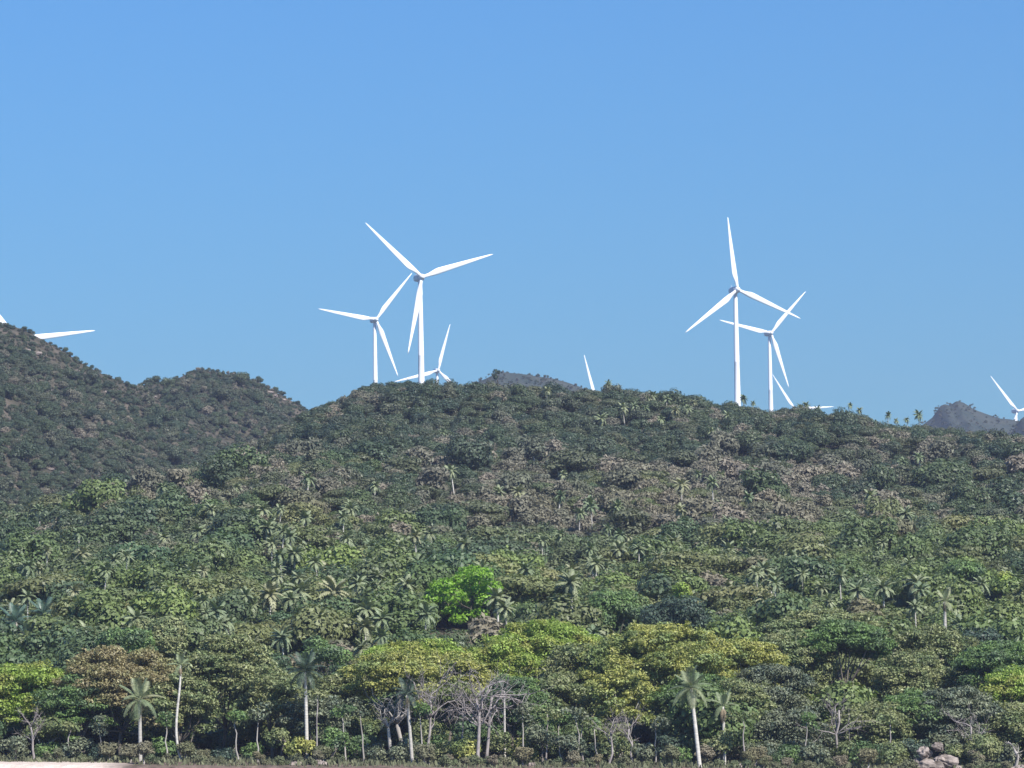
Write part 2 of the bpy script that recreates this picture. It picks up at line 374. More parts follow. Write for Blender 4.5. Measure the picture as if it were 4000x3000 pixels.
def nacelle_mesh():
    b = Buf(); rings = []
    for y, w_, h_, zo in [(-2.4, 1.5, 1.6, 0), (-2.0, 1.9, 2.0, 0), (0, 2.0, 2.15, .05), (4.5, 1.9, 2.05, .12), (7.0, 1.6, 1.6, .3), (7.5, 1.2, 1.2, .4)]:
        q = []
        for a in np.arange(20)*2*math.pi/20:
            c, s_ = math.cos(a), math.sin(a)
            k = (abs(c)**4+abs(s_)**4)**(-.25); q.append((w_*c*k, y, h_*s_*k+zo))
        rings.append(np.array(q)[::-1])
    loft(b, rings); return b.mesh('nacelle', [M_nac])
def hub_mesh():
    b = Buf(); rings = []
    for y, r_ in [(1.5, 1.5), (1.2, 1.75), (0, 1.8), (-1.2, 1.5), (-2.1, .95), (-2.5, .4)]:
        a = np.arange(20)*2*math.pi/20
        rings.append(np.stack([np.cos(a)*r_, np.full(20, y), np.sin(a)*r_], 1))
    loft(b, rings); return b.mesh('hub', [M_white])
def vane_mesh():
    b = Buf(); tube(b, [(0, 6, 2), (0, 6, 3.6)], [.08, .06], 6); tube(b, [(-.7, 6, 3.2), (.7, 6, 3.2)], [.06, .06], 6); return b.mesh('wind_vane', [M_nac])
ME = dict(blade=blade_mesh(), tower=tower_mesh(), nac=nacelle_mesh(), hub=hub_mesh(), vane=vane_mesh())
for (bx, by, bz, A, lab) in tur:
    t = empty('wind_turbine', (bx, by, bz), R(YAW)); tag(t, lab, 'wind turbine', 'wind turbines standing behind the ridge')
    part('tower', ME['tower'], t)
    part('nacelle', ME['nac'], t, (0, 0, TH+1.6)); part('wind_vane', ME['vane'], t, (0, 0, TH+1.6))
    h = part('hub', ME['hub'], t, (0, -3.4, TH+1.6))
    for k in range(3):
        part('blade', ME['blade'], t, (0, -3.4, TH+1.6), (0, math.pi/2-(A+k*2*math.pi/3), 0))

# ---------------------------------------------------------------- plant builders
def lobes_crown(b, lobes, leaf, dens, mi=0, aspect=1.6, spread=.65, r=None, upb=.25):
    """lobes: (centre, (rx,ry,rz)); leaf sprays over and inside each lobe"""
    r = r or rng
    for c, rad in lobes:
        rad = np.array(rad); c = np.array(c)
        area = 4*math.pi*((rad[0]*rad[1])**1.6/3+(rad[0]*rad[2])**1.6/3+(rad[1]*rad[2])**1.6/3)**(1/1.6)
        n = max(12, int(area*dens/leaf**2))
        d = unit(r.normal(size=(n, 3))); keep = (d[:, 2] > -.55) | (r.random(n) < .35); d = d[keep]; n = len(d)
        k = 1-np.abs(r.normal(size=n))*.16
        bump = 1+.13*np.sin(d[:, 0]*7+c[0]*3)*np.cos(d[:, 1]*6+c[1]*2)+.1*np.sin(d[:, 2]*9+c[2])
        P = c + d*rad*(k*bump)[:, None]
        nr = unit(d/rad) + r.normal(size=(n, 3))*spread + np.array([0, 0, upb])
        leaves(b, P, nr, leaf*r.uniform(.6, 1.35, n), aspect, mi, r)
def round_lobes(r, R_, H, k, base, flat=.75):
    L = []
    for i in range(k):
        a = r.uniform(0, 6.283); q = R_*(.62*math.sqrt(r.random()))
        rr = R_*r.uniform(.38, .62)
        z = base + (H-base)*r.uniform(.35, .95)*(1-.35*(q/R_)**2) - rr*flat*.5
        L.append(((q*math.cos(a), q*math.sin(a), z), (rr, rr*r.uniform(.85, 1.1), rr*flat)))
    return L
def limb_trunk(r, H, rad, lobes, mat, curve=.5):
    b = Buf(); top = H*.55
    pts = [np.array([0, 0, -.8])]; x = y = 0
    for i in range(1, 6):
        x += r.normal()*curve*.25; y += r.normal()*curve*.25
        pts.append(np.array([x, y, top*i/5]))
    tube(b, pts, [rad*1.35]+[rad*(1-.1*i) for i in range(5)], 7)
    for c, q in lobes:
        c = np.array(c); s0 = pts[r.integers(3, 6)]; mid = (s0+c)/2+r.normal(size=3)*.3-np.array([0, 0, .3])
        tube(b, [s0, mid, c], [rad*.5, rad*.35, rad*.12], 5)
    return b
class Proto:
    """crown + trunk meshes of one plant, and the joined mesh used by the massed plants"""
    def __init__(s, name, crown_b, trunk_b, cm, tm):
        s.crown = crown_b.mesh(name+'_crown', [cm]); s.trunk = trunk_b.mesh(name+'_trunk', [tm])
        j = Buf(); v = np.concatenate(crown_b.v); j.add(v, crown_b.f, 0); j.add(np.concatenate(trunk_b.v), trunk_b.f, 1)
        s.joined = j.mesh(name, [cm, tm])
protos = {}
def make_broad(key, n, mat, R_, H, k, leaf, dens, bark, flat=.72, base=.25, aspect=1.6, spread=.65):
    out = []
    for i in range(n):
        r = np.random.default_rng(100+sum(map(ord, key))+i)
        L = round_lobes(r, R_*r.uniform(.85, 1.15), H*r.uniform(.9, 1.1), k, H*base, flat)
        b = Buf(); lobes_crown(b, L, leaf, dens, 0, aspect, spread, r)
        out.append(Proto(key, b, limb_trunk(r, H*.8, R_*.06+.05, L[:5], bark), mat, bark))
    protos[key] = out
make_broad('green_tree', 6, M_green, 3.1, 5.8, 10, .25, .95, M_bark, spread=.34)
make_broad('dry_tree', 5, M_dry, 2.6, 4.8, 9, .25, .75, M_pale, aspect=2.2, spread=.5)
make_broad('scrub', 5, M_scrub, 1.8, 2.6, 6, .24, .85, M_bark, base=.05, spread=.42)
make_broad('olive_tree', 4, M_hillolive, 3.6, 5.8, 12, .25, .9, M_pale, flat=.36, base=.35, spread=.34)

def frond_mesh(L, wdt, droop, mat, nl=18, hwf=.55):
    """rib with leaflets on both sides, arching along +X"""
    b = Buf(); P = []
    for i in range(9):
        t = i/8; x = L*(t*.92 - .12*t*t*droop); z = L*(.30*t - droop*.62*t*t)
        P.append((x, 0, z))
    tube(b, P, [.05*(1-.8*i/8)+.008 for i in range(9)], 3, 0, False)
    P = np.array(P)
    for i in range(nl):
        t = .12+.88*(i+.5)/nl; q = t*8; k = min(int(q), 7); f = q-k; p0 = P[k]*(1-f)+P[k+1]*f
        ll = wdt*(math.sin(math.pi*(.12+.83*t))**.6); tn = unit(P[k+1]-P[k])
        for s_ in (-1, 1):
            d = unit(np.array([.55*tn[0], s_*.9, .55*tn[2]-.22])); hw = L/nl*hwf
            tip = p0+d*ll+np.array([0, 0, -.18*ll]); sd_ = tn*hw
            m_ = p0+d*ll*.5
            b.add([p0-sd_*.6, m_-sd_, tip, m_+sd_, p0+sd_*.6], [(0, 1, 2, 3, 4)], 0)
    return b
def xf(b_src, rot, loc=(0, 0, 0), s=1.0):
    M_ = np.array(Euler(rot).to_matrix()); v = np.concatenate(b_src.v)*s
    return v@M_.T + np.array(loc)
def palm_trunk_buf(r, H, rad, lean, bulge=0):
    b = Buf(); pts = []; rr = []
    a = r.uniform(0, 6.283)
    for i in range(10):
        t = i/9; pts.append((math.cos(a)*lean*t*t, math.sin(a)*lean*t*t, -.6+t*(H+.6)))
        rr.append(rad*((1.35 if i == 0 else 1)*(1-.22*t)+bulge*math.sin(math.pi*t)))
    tube(b, pts, rr, 9); return b, pts[-1]
def make_palm(key, n, mat, H, L, wdt, nf, nl):
    out = []
    for i in range(n):
        r = np.random.default_rng(500+i)
        tb, top = palm_trunk_buf(r, H*r.uniform(.85, 1.15), .17, .5)
        cb = Buf(); fr = [frond_mesh(L, wdt, d, mat, nl) for d in (.7, 1.15, 1.6)]
        for k in range(nf):
            e = k/nf; az = k*2.399+r.uniform(-.2, .2); el = 1.15-1.75*e+r.uniform(-.12, .12)
            q = fr[min(2, max(0, int(e*3+r.normal()*.5)))]
            cb.add(xf(q, (r.normal()*.25, -el, az), top, r.uniform(.7, 1.15)), q.f, 0)
        # short skirt of hanging leaf bases
        out.append(Proto(key, cb, tb, mat, M_palmtrunk)); out[-1].H = top[2]
    protos[key] = out
make_palm('fan_palm', 9, M_palm, 7.4, 2.4, .58, 26, 7)

# ---------------------------------------------------------------- plant placement
def place_individual(key, v, x, y, z, s, rz, label, cat, group, name=None, Ht=None):
    p_ = protos[key][v % len(protos[key])]
    t = empty(name or key, (x, y, z), rz, s); tag(t, label, cat, group)
    a = part('trunk', p_.trunk, t); b_ = part('crown', p_.crown, t)
    if Ht:                                       # palms: trunk height free of crown size
        t.rotation_euler = (random.gauss(0, .05), random.gauss(0, .05), rz)
        k = Ht/(p_.H*s); a.scale = (1, 1, k); b_.location.z = p_.H*(k-1)
    return t
def solve_hill(px, py, H, y0=478, y1=1200):
    """the first place on the hill where a plant of height H shows its crown at the given photo pixel"""
    best = None
    for Y in np.arange(y0, y1, 2.0):
        q = at(px, py, Y)
        d = gz(q.x, Y)+H-q.z
        if d >= 0: return q.x, Y, gz(q.x, Y)
        if best is None or -d < best[0]: best = (-d, q.x, Y)
    return best[1], best[2], gz(best[1], best[2])
hand = []                                       # keep-clear spots (x, y, r)
def ppm(Y): return FPX/Y
# hand-placed fan palms: crown pixel, crown radius in pixels
palms = [(440, 2190, 42), (400, 2235, 42), (492, 2178, 36), (742, 2235, 55), (712, 2260, 50), (540, 2425, 62), (505, 2480, 50), (830, 2395, 58), (852, 2445, 55),
 (905, 2440, 50), (780, 2350, 40), (90, 2215, 45), (155, 2225, 35), (1058, 2330, 66), (1172, 2320, 72), (1312, 2325, 80), (1090, 2080, 36), (1142, 2100, 40), (1152, 2165, 52), (1105, 2170, 40),
 (1440, 2215, 45), (1500, 2255, 50), (1492, 2305, 50), (1592, 2290, 52), (1640, 2205, 48), (1565, 2150, 40), (1622, 2105, 42), (1692, 2088, 40), (1812, 2135, 42),
 (1440, 2385, 62), (1432, 2450, 55), (1400, 2535, 52), (1490, 2425, 50), (1652, 2410, 56), (1945, 2345, 60), (1985, 2385, 50), (1110, 2500, 60), (1480, 2490, 50),
 (2062, 2232, 48), (2200, 2088, 36), (2310, 2150, 40), (2322, 2205, 45), (2232, 2285, 60), (2500, 2148, 34), (2572, 2178, 36), (2420, 2090, 34), (2990, 2268, 50), (2960, 2245, 38),
 (3160, 2190, 36), (3022, 2290, 45), (3002, 2345, 42), (3290, 2252, 42), (3350, 2315, 50), (3452, 2305, 55), (3560, 2290, 60), (3620, 2315, 50), (3855, 2098, 34),
 (3885, 2068, 38), (3832, 2292, 45), (3962, 2260, 50), (3243, 2355, 36), (3130, 2250, 34), (2730, 2120, 34), (880, 2115, 34), (520, 2140, 34), (310, 2090, 34), (620, 2300, 40),
 (960, 2330, 45), (1250, 2200, 42), (1350, 2180, 40), (1395, 2285, 48), (1245, 2420, 55), (2120, 2120, 34), (1350, 2110, 36), (940, 1905, 28), (1460, 1905, 30), (1590, 1890, 26), (800, 1950, 26),
 (2440, 1600, 28), (2475, 1588, 20), (2522, 1598, 24), (2580, 1640, 24), (2636, 1605, 28), (2690, 1600, 22), (2350, 1640, 32), (2132, 1530, 24), (2845, 1625, 24), (2560, 1548, 26), (2600, 1560, 22),
 (2530, 1560, 20), (2700, 1575, 20), (2810, 1860, 30), (2720, 1855, 26), (2200, 1855, 26), (3600, 1790, 30), (3530, 1810, 26), (3580, 1870, 22), (2780, 1690, 24), (1740, 1690, 24), (1820, 1720, 22)]
sky_palms = [(2905, 1557, 24), (2943, 1576, 16), (3128, 1592, 22), (3155, 1585, 22), (3190, 1602, 24), (3125, 1618, 18), (3312, 1584, 17), (3357, 1604, 20), (3360, 1632, 20), (3466, 1622, 20), (3500, 1645, 16),
 (3545, 1640, 16), (3592, 1622, 28), (2388, 1500, 22), (3272, 1630, 20), (3240, 1640, 20), (3420, 1650, 16)]
special_labels = {(1172, 2320): 'fan palm with a bold starburst of pale fronds, left of the white-trunked palm', (1312, 2325): 'big fan palm on the middle slope with a visible pale trunk below its crown',
 (2232, 2285): 'dark-centred umbrella-like palm alone right of the lime tree', (540, 2425): 'full fan palm in the lower left slope beside a round green tree',
 (3690, 2335): 'tall palm at right with a long bare white trunk on the slope', (2440, 1600): 'palm with thin pale trunk below the middle ridge, left of two', (2636, 1605): 'palm with thin pale trunk below the middle ridge, right one of two',
 (2905, 1557): 'palm standing on the skyline just in front of the big right tower', (2943, 1576): 'small palm on the skyline between the two right towers', (3312, 1584): 'slender palm standing clear against the sky on the right ridge',
 (3357, 1604): 'palm on the skyline right beside the slender isolated one', (3592, 1622): 'broad-crowned palm on the skyline left of the grey far hill', (2388, 1500): 'leaning palm tuft on the skyline right of the lone blade tip',
 (1945, 2345): 'palm directly right of the bright lime green tree', (3452, 2305): 'pale-fronded palm left of the tall bare trunk at right'}
def where0(px, py):
    c = ['at the far left', 'left of the white-trunked middle palm', 'left of the lime tree', 'right of the lime tree', 'under the right turbines', 'at the right'][0 if px < 600 else 1 if px < 1312 else 2 if px < 1830 else 3 if px < 2500 else 4 if px < 3200 else 5]
    return c + (' high up' if py < 1960 else ' in mid slope' if py < 2220 else ' low down')
npalm = 0
def put_palm(px, py, rp, i, H=None, Hs=None, sky_=False, dark=False):
    global npalm
    x, y, z = solve_hill(px, py, 5.5) if not sky_ else (0, 0, 0)
    if sky_:
        y = YC-6; q = at(px, py, y); x = q.x; z = gz(x, y); Hn = max(2.0, q.z-z)
    else: Hn = None
    s = rp/ppm(y)/2.35
    v = i % 9; p_ = protos['fan_palm'][v]
    if Hn is None:
        Hn = random.uniform(7.2, 8.4) if py > 1960 else 5.2
        x, y, z = solve_hill(px, py, Hn); s = rp/ppm(y)/2.2
    s = min(s, 1.35)
    lab = special_labels.get((px, py)) or ('small palm on the skyline of the right ridge' if sky_ else ('pale fan palm '+where0(px, py)) if 1 else ('pale fan palm scattered high under the ridge' if py < 1960 else ('fan palm of the dense palm belt on the lower slope' if rp > 44 else 'smaller fan palm dotted over the middle slope')))
    grp = 'palms along the skyline' if sky_ else 'pale fan palms '+where0(px, py) if 1 else ('palms high under the ridge' if py < 1960 else ('palms of the lower slope belt' if rp > 44 else 'palms dotted over the middle slope'))
    t = place_individual('fan_palm', v, x, y, z, s, random.uniform(0, 6.28), lab, 'palm', grp, Ht=Hn)
    if (px, py) in ((1312, 2325), (2232, 2285)): hand.extend([(x, y-4, 2.4), (x, y-9, 2.4)])
    hand.append((x, y, rp/ppm(y)*.85)); npalm += 1
    return t
for i, (a, b_, c) in enumerate(palms): put_palm(a, b_, c, i)
for i, (a, b_, c) in enumerate(sky_palms): put_palm(a, b_, c, i+3, sky_=True)

def spot_label(px):
    return ['at the left edge', 'just left of the left royal palm', 'between the left royal palm and curved trunk', 'right of the curved pale trunk', 'left of the coconut palm', 'right of the coconut palm', 'around the bare grey trees',
            'right of the bare grey trees', 'below the golden umbrella tree', 'beside the white royal palm trunk', 'under the dark hollow', 'left of the pale boulders', 'right of the pale boulders', 'in the bottom right corner'][
            sum(px > q for q in (200, 520, 700, 860, 1180, 1420, 1950, 2250, 2600, 2950, 3300, 3560, 3780))]
# ------------------------------------------------ lime tree and front-row trees (own meshes)
def layered_crown(r, Rx, Ry, H, thick, nl, leaf, dens, mat, name, dome=.5, spread=.6):
    """flat horizontal layers of foliage stacked into an umbrella"""
    b = Buf(); L = []
    for i in range(nl):
        a = r.uniform(0, 6.283); q = math.sqrt(r.random())*.9
        x = q*Rx*math.cos(a); y = q*Ry*math.sin(a)
        top = H - dome*thick*q*q
        z = top - r.random()**1.6*thick*.8
        rr = min(Rx, 5)*r.uniform(.14, .30)
        L.append(((x, y, z), (rr*r.uniform(1, 1.5), rr, rr*r.uniform(.36, .62))))
    lobes_crown(b, L, leaf, dens, 0, 1.8, spread, r, .5)
    for _ in range(nl//2):                       # loose sprays poking out of the crown
        c, q = L[r.integers(0, len(L))]; d = unit(r.normal(size=3)+np.array([0, 0, .4])); P = np.array(c)+d*np.array(q)*r.uniform(1.0, 1.4)
        n_ = 26; leaves(b, P+r.normal(size=(n_, 3))*.22, r.normal(size=(n_, 3))+np.array([0, 0, .6]), leaf*r.uniform(.7, 1.3, n_), 2.0, 0, r)
    return b, L
def special_tree(px, py, Y, Rx, Ry, thick, nl, leaf, dens, mat, bark, label, name, seed, dome=.5, tr=.22, lean=0.0, nlimb=9, cat='tree'):
    """(px,py) = top of the crown in the photo"""
    r = np.random.default_rng(seed); q = at(px, py, Y); z0 = gz(q.x, Y); H = q.z-z0; thick = min(thick*1.45, H*.82); nl = int(nl*1.9); leaf *= .66; Rx *= 1.08
    cb, L = layered_crown(r, Rx, Ry, H, thick, nl, leaf, dens, mat, name, dome)
    tb = Buf(); base = np.array([lean, 0, -.8]); fork = np.array([lean*.4, 0, max(.8, (H-thick)*.55)])
    mid = (base+fork)/2+np.array([r.normal()*.25, 0, 0])
    tube(tb, [base, mid, fork], [tr*1.3, tr, tr*.85], 8)
    t = empty(name, (q.x, Y, z0)); tag(t, label, cat)
    part('trunk', tb.mesh('trunk', [bark]), t)
    idx = r.permutation(len(L))[:nlimb]
    for k in idx:
        c = np.array(L[k][0]); bb = Buf(); m1 = fork*.6+c*.4+np.array([0, 0, -.12*H*r.random()])+r.normal(size=3)*.2
        m2 = fork*.25+c*.75+r.normal(size=3)*.25
        tube(bb, [fork-np.array([0, 0, .15]), m1, m2, c], [tr*.6, tr*.45, tr*.28, tr*.1], 6)
        part('branch', bb.mesh('branch', [bark]), t)
    part('crown', cb.mesh(name+'_crown', [mat]), t)
    hand.append((q.x, Y, max(Rx, 1.2)*.8))
    return t
def round_special(px, py, Y, Rx, H_, k, leaf, dens, mat, bark, label, name, seed, flat=.75, base=.25):
    leaf *= .75
    r = np.random.default_rng(seed); q = at(px, py, Y); z0 = gz(q.x, Y); H = q.z-z0
    L = round_lobes(r, Rx, H, k, max(H-H_, .2), flat); b = Buf(); lobes_crown(b, L, leaf, dens, 0, 1.7, .42, r)
    t = empty(name, (q.x, Y, z0)); tag(t, label, 'tree' if H > 3.5 else 'shrub')
    part('trunk', limb_trunk(r, H, .16, L[:7], bark).mesh('trunk', [bark]), t)
    part('crown', b.mesh(name+'_crown', [mat]), t)
    hand.append((q.x, Y, Rx*.8)); return t
ST = special_tree
x_, y_, z_ = solve_hill(1835, 2215, 9.5); YLM = y_
r = np.random.default_rng(31)
# lime tree: heap of rounded clumps, seen narrow at the top right and broad in the middle
q = at(1830, 2205, YLM); z0 = gz(q.x, YLM); H = q.z-z0; u = 1/ppm(YLM)
b = Buf(); L = []
for (cx, cy, rr) in [(1835, 2235, 52), (1880, 2250, 55), (1800, 2270, 50), (1920, 2300, 50), (1860, 2300, 60), (1730, 2290, 50), (1770, 2330, 58), (1690, 2345, 42), (1830, 2350, 60), (1900, 2345, 48),
                     (1760, 2385, 45), (1830, 2395, 50), (1690, 2310, 30), (1790, 2420, 34), (1870, 2400, 40)]:
    w_ = at(cx, cy, YLM)-Vector((q.x, YLM, z0)); L.append(((w_.x, r.uniform(-2.2, 2.2), w_.z), (rr*u*1.02, rr*u*1.1, rr*u*.6)))
lobes_crown(b, L, .33, 1.1, 0, 1.7, .5, r)
t = empty('lime_green_tree', (q.x, YLM, z0)); tag(t, 'bright lime green tree glowing among the dull palms in mid slope', 'tree')
part('trunk', limb_trunk(r, H, .25, L[:10], M_bark).mesh('trunk', [M_bark]), t); part('crown', b.mesh('lime_crown', [M_lime]), t)
hand += [(q.x, YLM, 5), (q.x-.5, YLM-7, 7.5), (q.x-.5, YLM-15, 7), (q.x-4.5, YLM-6, 5), (q.x-4.5, YLM-14, 5.5), (q.x, YLM-20, 2)]

# front row, left to right
ST(110, 2590, 486, 5.2, 4, 4.2, 60, .30, .8, M_yelgreen, M_bark, 'yellow-green tree at the bottom left edge, beside the rusty umbrella tree', 'yellow_green_tree', 41)
ST(470, 2530, 482, 7.6, 5.5, 4.8, 95, .28, .75, M_rust, M_bark, 'wide umbrella tree tinged rust brown above the front royal palm at left', 'umbrella_tree', 42, dome=.65)
ST(880, 2490, 488, 6.6, 5, 5.5, 85, .30, .75, M_olive, M_bark, 'olive umbrella tree between the curved pale trunk and the front coconut palm', 'umbrella_tree', 43, dome=.6)
ST(1520, 2560, 484, 5.6, 4.5, 3.0, 55, .28, .75, M_yellow, M_pale, 'flat yellow-topped umbrella tree left of the bare grey trees, pale forked trunk', 'umbrella_tree', 44, tr=.26, lean=2.0)
ST(1640, 2510, 500, 6.5, 4.5, 2.4, 55, .28, .75, M_yelgreen, M_bark, 'flat yellow-green umbrella crown above and behind the bare grey trees', 'umbrella_tree', 45)
ST(2110, 2425, 512, 6.8, 5, 3.2, 75, .28, .8, M_yelgreen, M_bark, 'flat bright green umbrella tree right of centre below the lime tree', 'umbrella_tree', 46, dome=.7)
ST(2560, 2440, 494, 9.6, 6.5, 5.5, 150, .28, .75, M_yellow, M_bark, 'largest front umbrella tree with golden yellow crown above the right royal palm', 'umbrella_tree', 47, dome=.6)
ST(2420, 2600, 484, 3.6, 3, 4.5, 40, .28, .75, M_yellow, M_pale, 'small yellowish tree standing left below the big golden umbrella tree', 'yellowish_tree', 48)
ST(2740, 2640, 488, 5.2, 3.6, 3.2, 50, .28, .8, M_mid, M_bark, 'green tree hanging under the golden umbrella crown behind the right royal palm', 'umbrella_tree', 49)
ST(3220, 2385, 520, 8.0, 6, 3.6, 90, .30, .9, M_olive, M_bark, 'broad smooth olive tree at right above the dark hollow', 'umbrella_tree', 50, dome=.6)
ST(3290, 2430, 512, 5.4, 4, 2.2, 50, .28, .9, M_mid, M_bark, 'fresh green tree crown just over the dark hollow at right', 'umbrella_tree', 51, dome=.8)
ST(3900, 2510, 500, 5.0, 4, 2.8, 60, .30, .9, M_mid, M_bark, 'fresh green umbrella tree at the right edge below the tall bare palm trunk', 'umbrella_tree', 52, dome=.7)
ST(3560, 2560, 505, 5.0, 4, 4.2, 50, .28, .8, M_olive, M_bark, 'olive-green tree right of the dark hollow', 'umbrella_tree', 53)
ST(3010, 2600, 494, 5.0, 4, 4.0, 45, .28, .75, M_grey, M_bark, 'grey-green tree between golden umbrella tree and dark hollow', 'grey_tree', 54)
ST(3720, 2690, 484, 5.6, 4, 5.0, 65, .28, .8, M_grey, M_bark, 'grey-green tree above the pale boulders at bottom right', 'grey_tree', 55)
ST(3420, 2740, 482, 4.6, 3.6, 4.2, 50, .28, .75, M_olive, M_bark, 'dull olive tree left of the pale boulders at bottom right', 'grey_tree', 56)
ST(3100, 2770, 480, 4.4, 3.5, 4.2, 45, .28, .7, M_grey, M_pale, 'grey-green tree right of the right royal palm near the ground', 'grey_tree', 57)
ST(2200, 2640, 490, 4.5, 3.5, 4.5, 45, .28, .75, M_olive, M_pale, 'olive tree with thin pale trunks right of the bare grey trees', 'olive_tree', 58)
ST(1330, 2640, 492, 4.0, 3.5, 3.2, 35, .28, .75, M_olive, M_bark, 'small olive tree right of the front coconut palm', 'olive_tree', 59)
ST(3960, 2760, 482, 4.0, 3.5, 4.4, 45, .28, .8, M_olive, M_bark, 'olive tree at the bottom right corner', 'olive_tree', 60)
for i, (a, b_, Y, rx, mt, lab) in enumerate([(300, 2640, 480, 4, M_mid, 'fresh green tree in the left front row behind the royal palm'), (700, 2640, 480, 4, M_olive, 'olive tree in the front row behind the curved pale trunk'),
        (1060, 2600, 482, 4.2, M_olive, 'olive tree in the front row left of the coconut palm'), (1230, 2700, 478, 3.4, M_grey, 'grey-green tree in the front row behind the coconut palm trunk'),
        (1760, 2560, 492, 4.5, M_yellow, 'yellow-green tree between the two flat front umbrella crowns'), (1950, 2500, 505, 5, M_yelgreen, 'yellow-green crown behind the bare grey trees'),
        (2280, 2520, 496, 4.6, M_olive, 'olive crown left of the golden umbrella tree'), (2900, 2500, 502, 5, M_yellow, 'golden green crown right of the golden umbrella tree'),
        (3080, 2480, 512, 5, M_olive, 'olive crown left of the dark hollow'), (3640, 2440, 520, 5.5, M_olive, 'olive crown behind and right of the dark hollow'),
        (2000, 2650, 484, 3.8, M_mid, 'fresh green tree right behind the bare grey trees'), (2880, 2660, 484, 4, M_olive, 'olive tree right of the short front palm'),
        (3960, 2620, 490, 4.5, M_yelgreen, 'yellow-green tree in the front row at the right edge'), (3560, 2700, 484, 4, M_mid, 'fresh green tree in the front row above the boulders')]):
    ST(a, b_, Y, rx, 3.8, 4.2, 45, .28, .75, mt, M_bark, lab, 'front_tree', 150+i)
round_special(480, 2420, 530, 3.6, 5.5, 10, .3, 1, M_mid, M_bark, 'round dull green tree right of the left fan palm', 'round_tree', 61)
round_special(620, 2390, 545, 4.2, 6, 12, .3, 1, M_olive, M_bark, 'large smooth olive dome tree between lower left palms', 'round_tree', 62)
round_special(1270, 2480, 520, 3.2, 5, 9, .3, 1, M_mid, M_bark, 'round green bushy tree above the front coconut palm', 'round_tree', 63)
round_special(2400, 2280, 570, 4.0, 6, 10, .3, 1, M_mid, M_bark, 'light green mottled tree right of the dark umbrella palm', 'round_tree', 64)
round_special(2640, 2320, 560, 5.0, 6, 12, .3, 1, M_dark, M_bark, 'big dark blue-green tree above the golden umbrella tree', 'round_tree', 65)
round_special(2650, 2255, 590, 2.0, 3.5, 6, .3, 1, M_yelgreen, M_bark, 'small round yellow-green tree peeping over the dark tree', 'round_tree', 66)
round_special(3920, 2225, 610, 2.2, 4, 6, .3, 1, M_yelgreen, M_bark, 'small yellow-green tree on the slope at the right edge', 'round_tree', 67)
round_special(3770, 2180, 620, 3.4, 4, 8, .3, 1, M_mid, M_bark, 'fresh green tree patch on the slope at right', 'round_tree', 68)
round_special(3830, 2440, 525, 2.6, 4, 8, .3, 1, M_dark, M_bark, 'dark green round tree right of the tall bare palm trunk', 'round_tree', 69)
# front under-storey bushes
us = [(60, 2860, M_grey), (180, 2900, M_mid), (300, 2880, M_grey), (410, 2890, M_dark), (630, 2870, M_mid), (760, 2930, M_grey), (880, 2900, M_dark), (990, 2890, M_mid), (1090, 2830, M_olive), (1180, 2850, M_yellow),
      (1300, 2830, M_mid), (1380, 2870, M_mid), (1460, 2900, M_grey), (1570, 2880, M_grey), (1680, 2860, M_mid), (1760, 2900, M_olive), (1830, 2890, M_yellow), (1950, 2850, M_olive), (2040, 2880, M_yellow), (2120, 2820, M_grey),
      (2230, 2850, M_grey), (2320, 2900, M_dark), (2420, 2860, M_olive), (2520, 2900, M_grey), (2620, 2860, M_dark), (2660, 2900, M_mid), (2800, 2840, M_olive), (2890, 2860, M_grey), (2980, 2880, M_grey), (3080, 2900, M_mid),
      (3180, 2900, M_grey), (3290, 2880, M_olive), (3390, 2900, M_mid), (3480, 2890, M_olive), (3560, 2880, M_dark), (3740, 2900, M_olive), (3830, 2870, M_olive), (3930, 2900, M_grey)]
nm = {M_grey.name: 'grey-green', M_mid.name: 'fresh green', M_dark.name: 'dark green', M_olive.name: 'olive', M_yellow.name: 'yellowish'}
for i, (a, b_, mt) in enumerate(us):
    Y = 470+(i*7 % 10)*.9
    t = round_special(a, b_, Y, random.uniform(1.7, 2.5), 3.0, 7, .26, .8, mt, M_bark, nm[mt.name]+' low bush at the forest foot '+spot_label(a), 'bush', 80+i, .8)
    t['group'] = nm[mt.name]+' bushes at the forest foot '+spot_label(a); t['category'] = 'shrub'

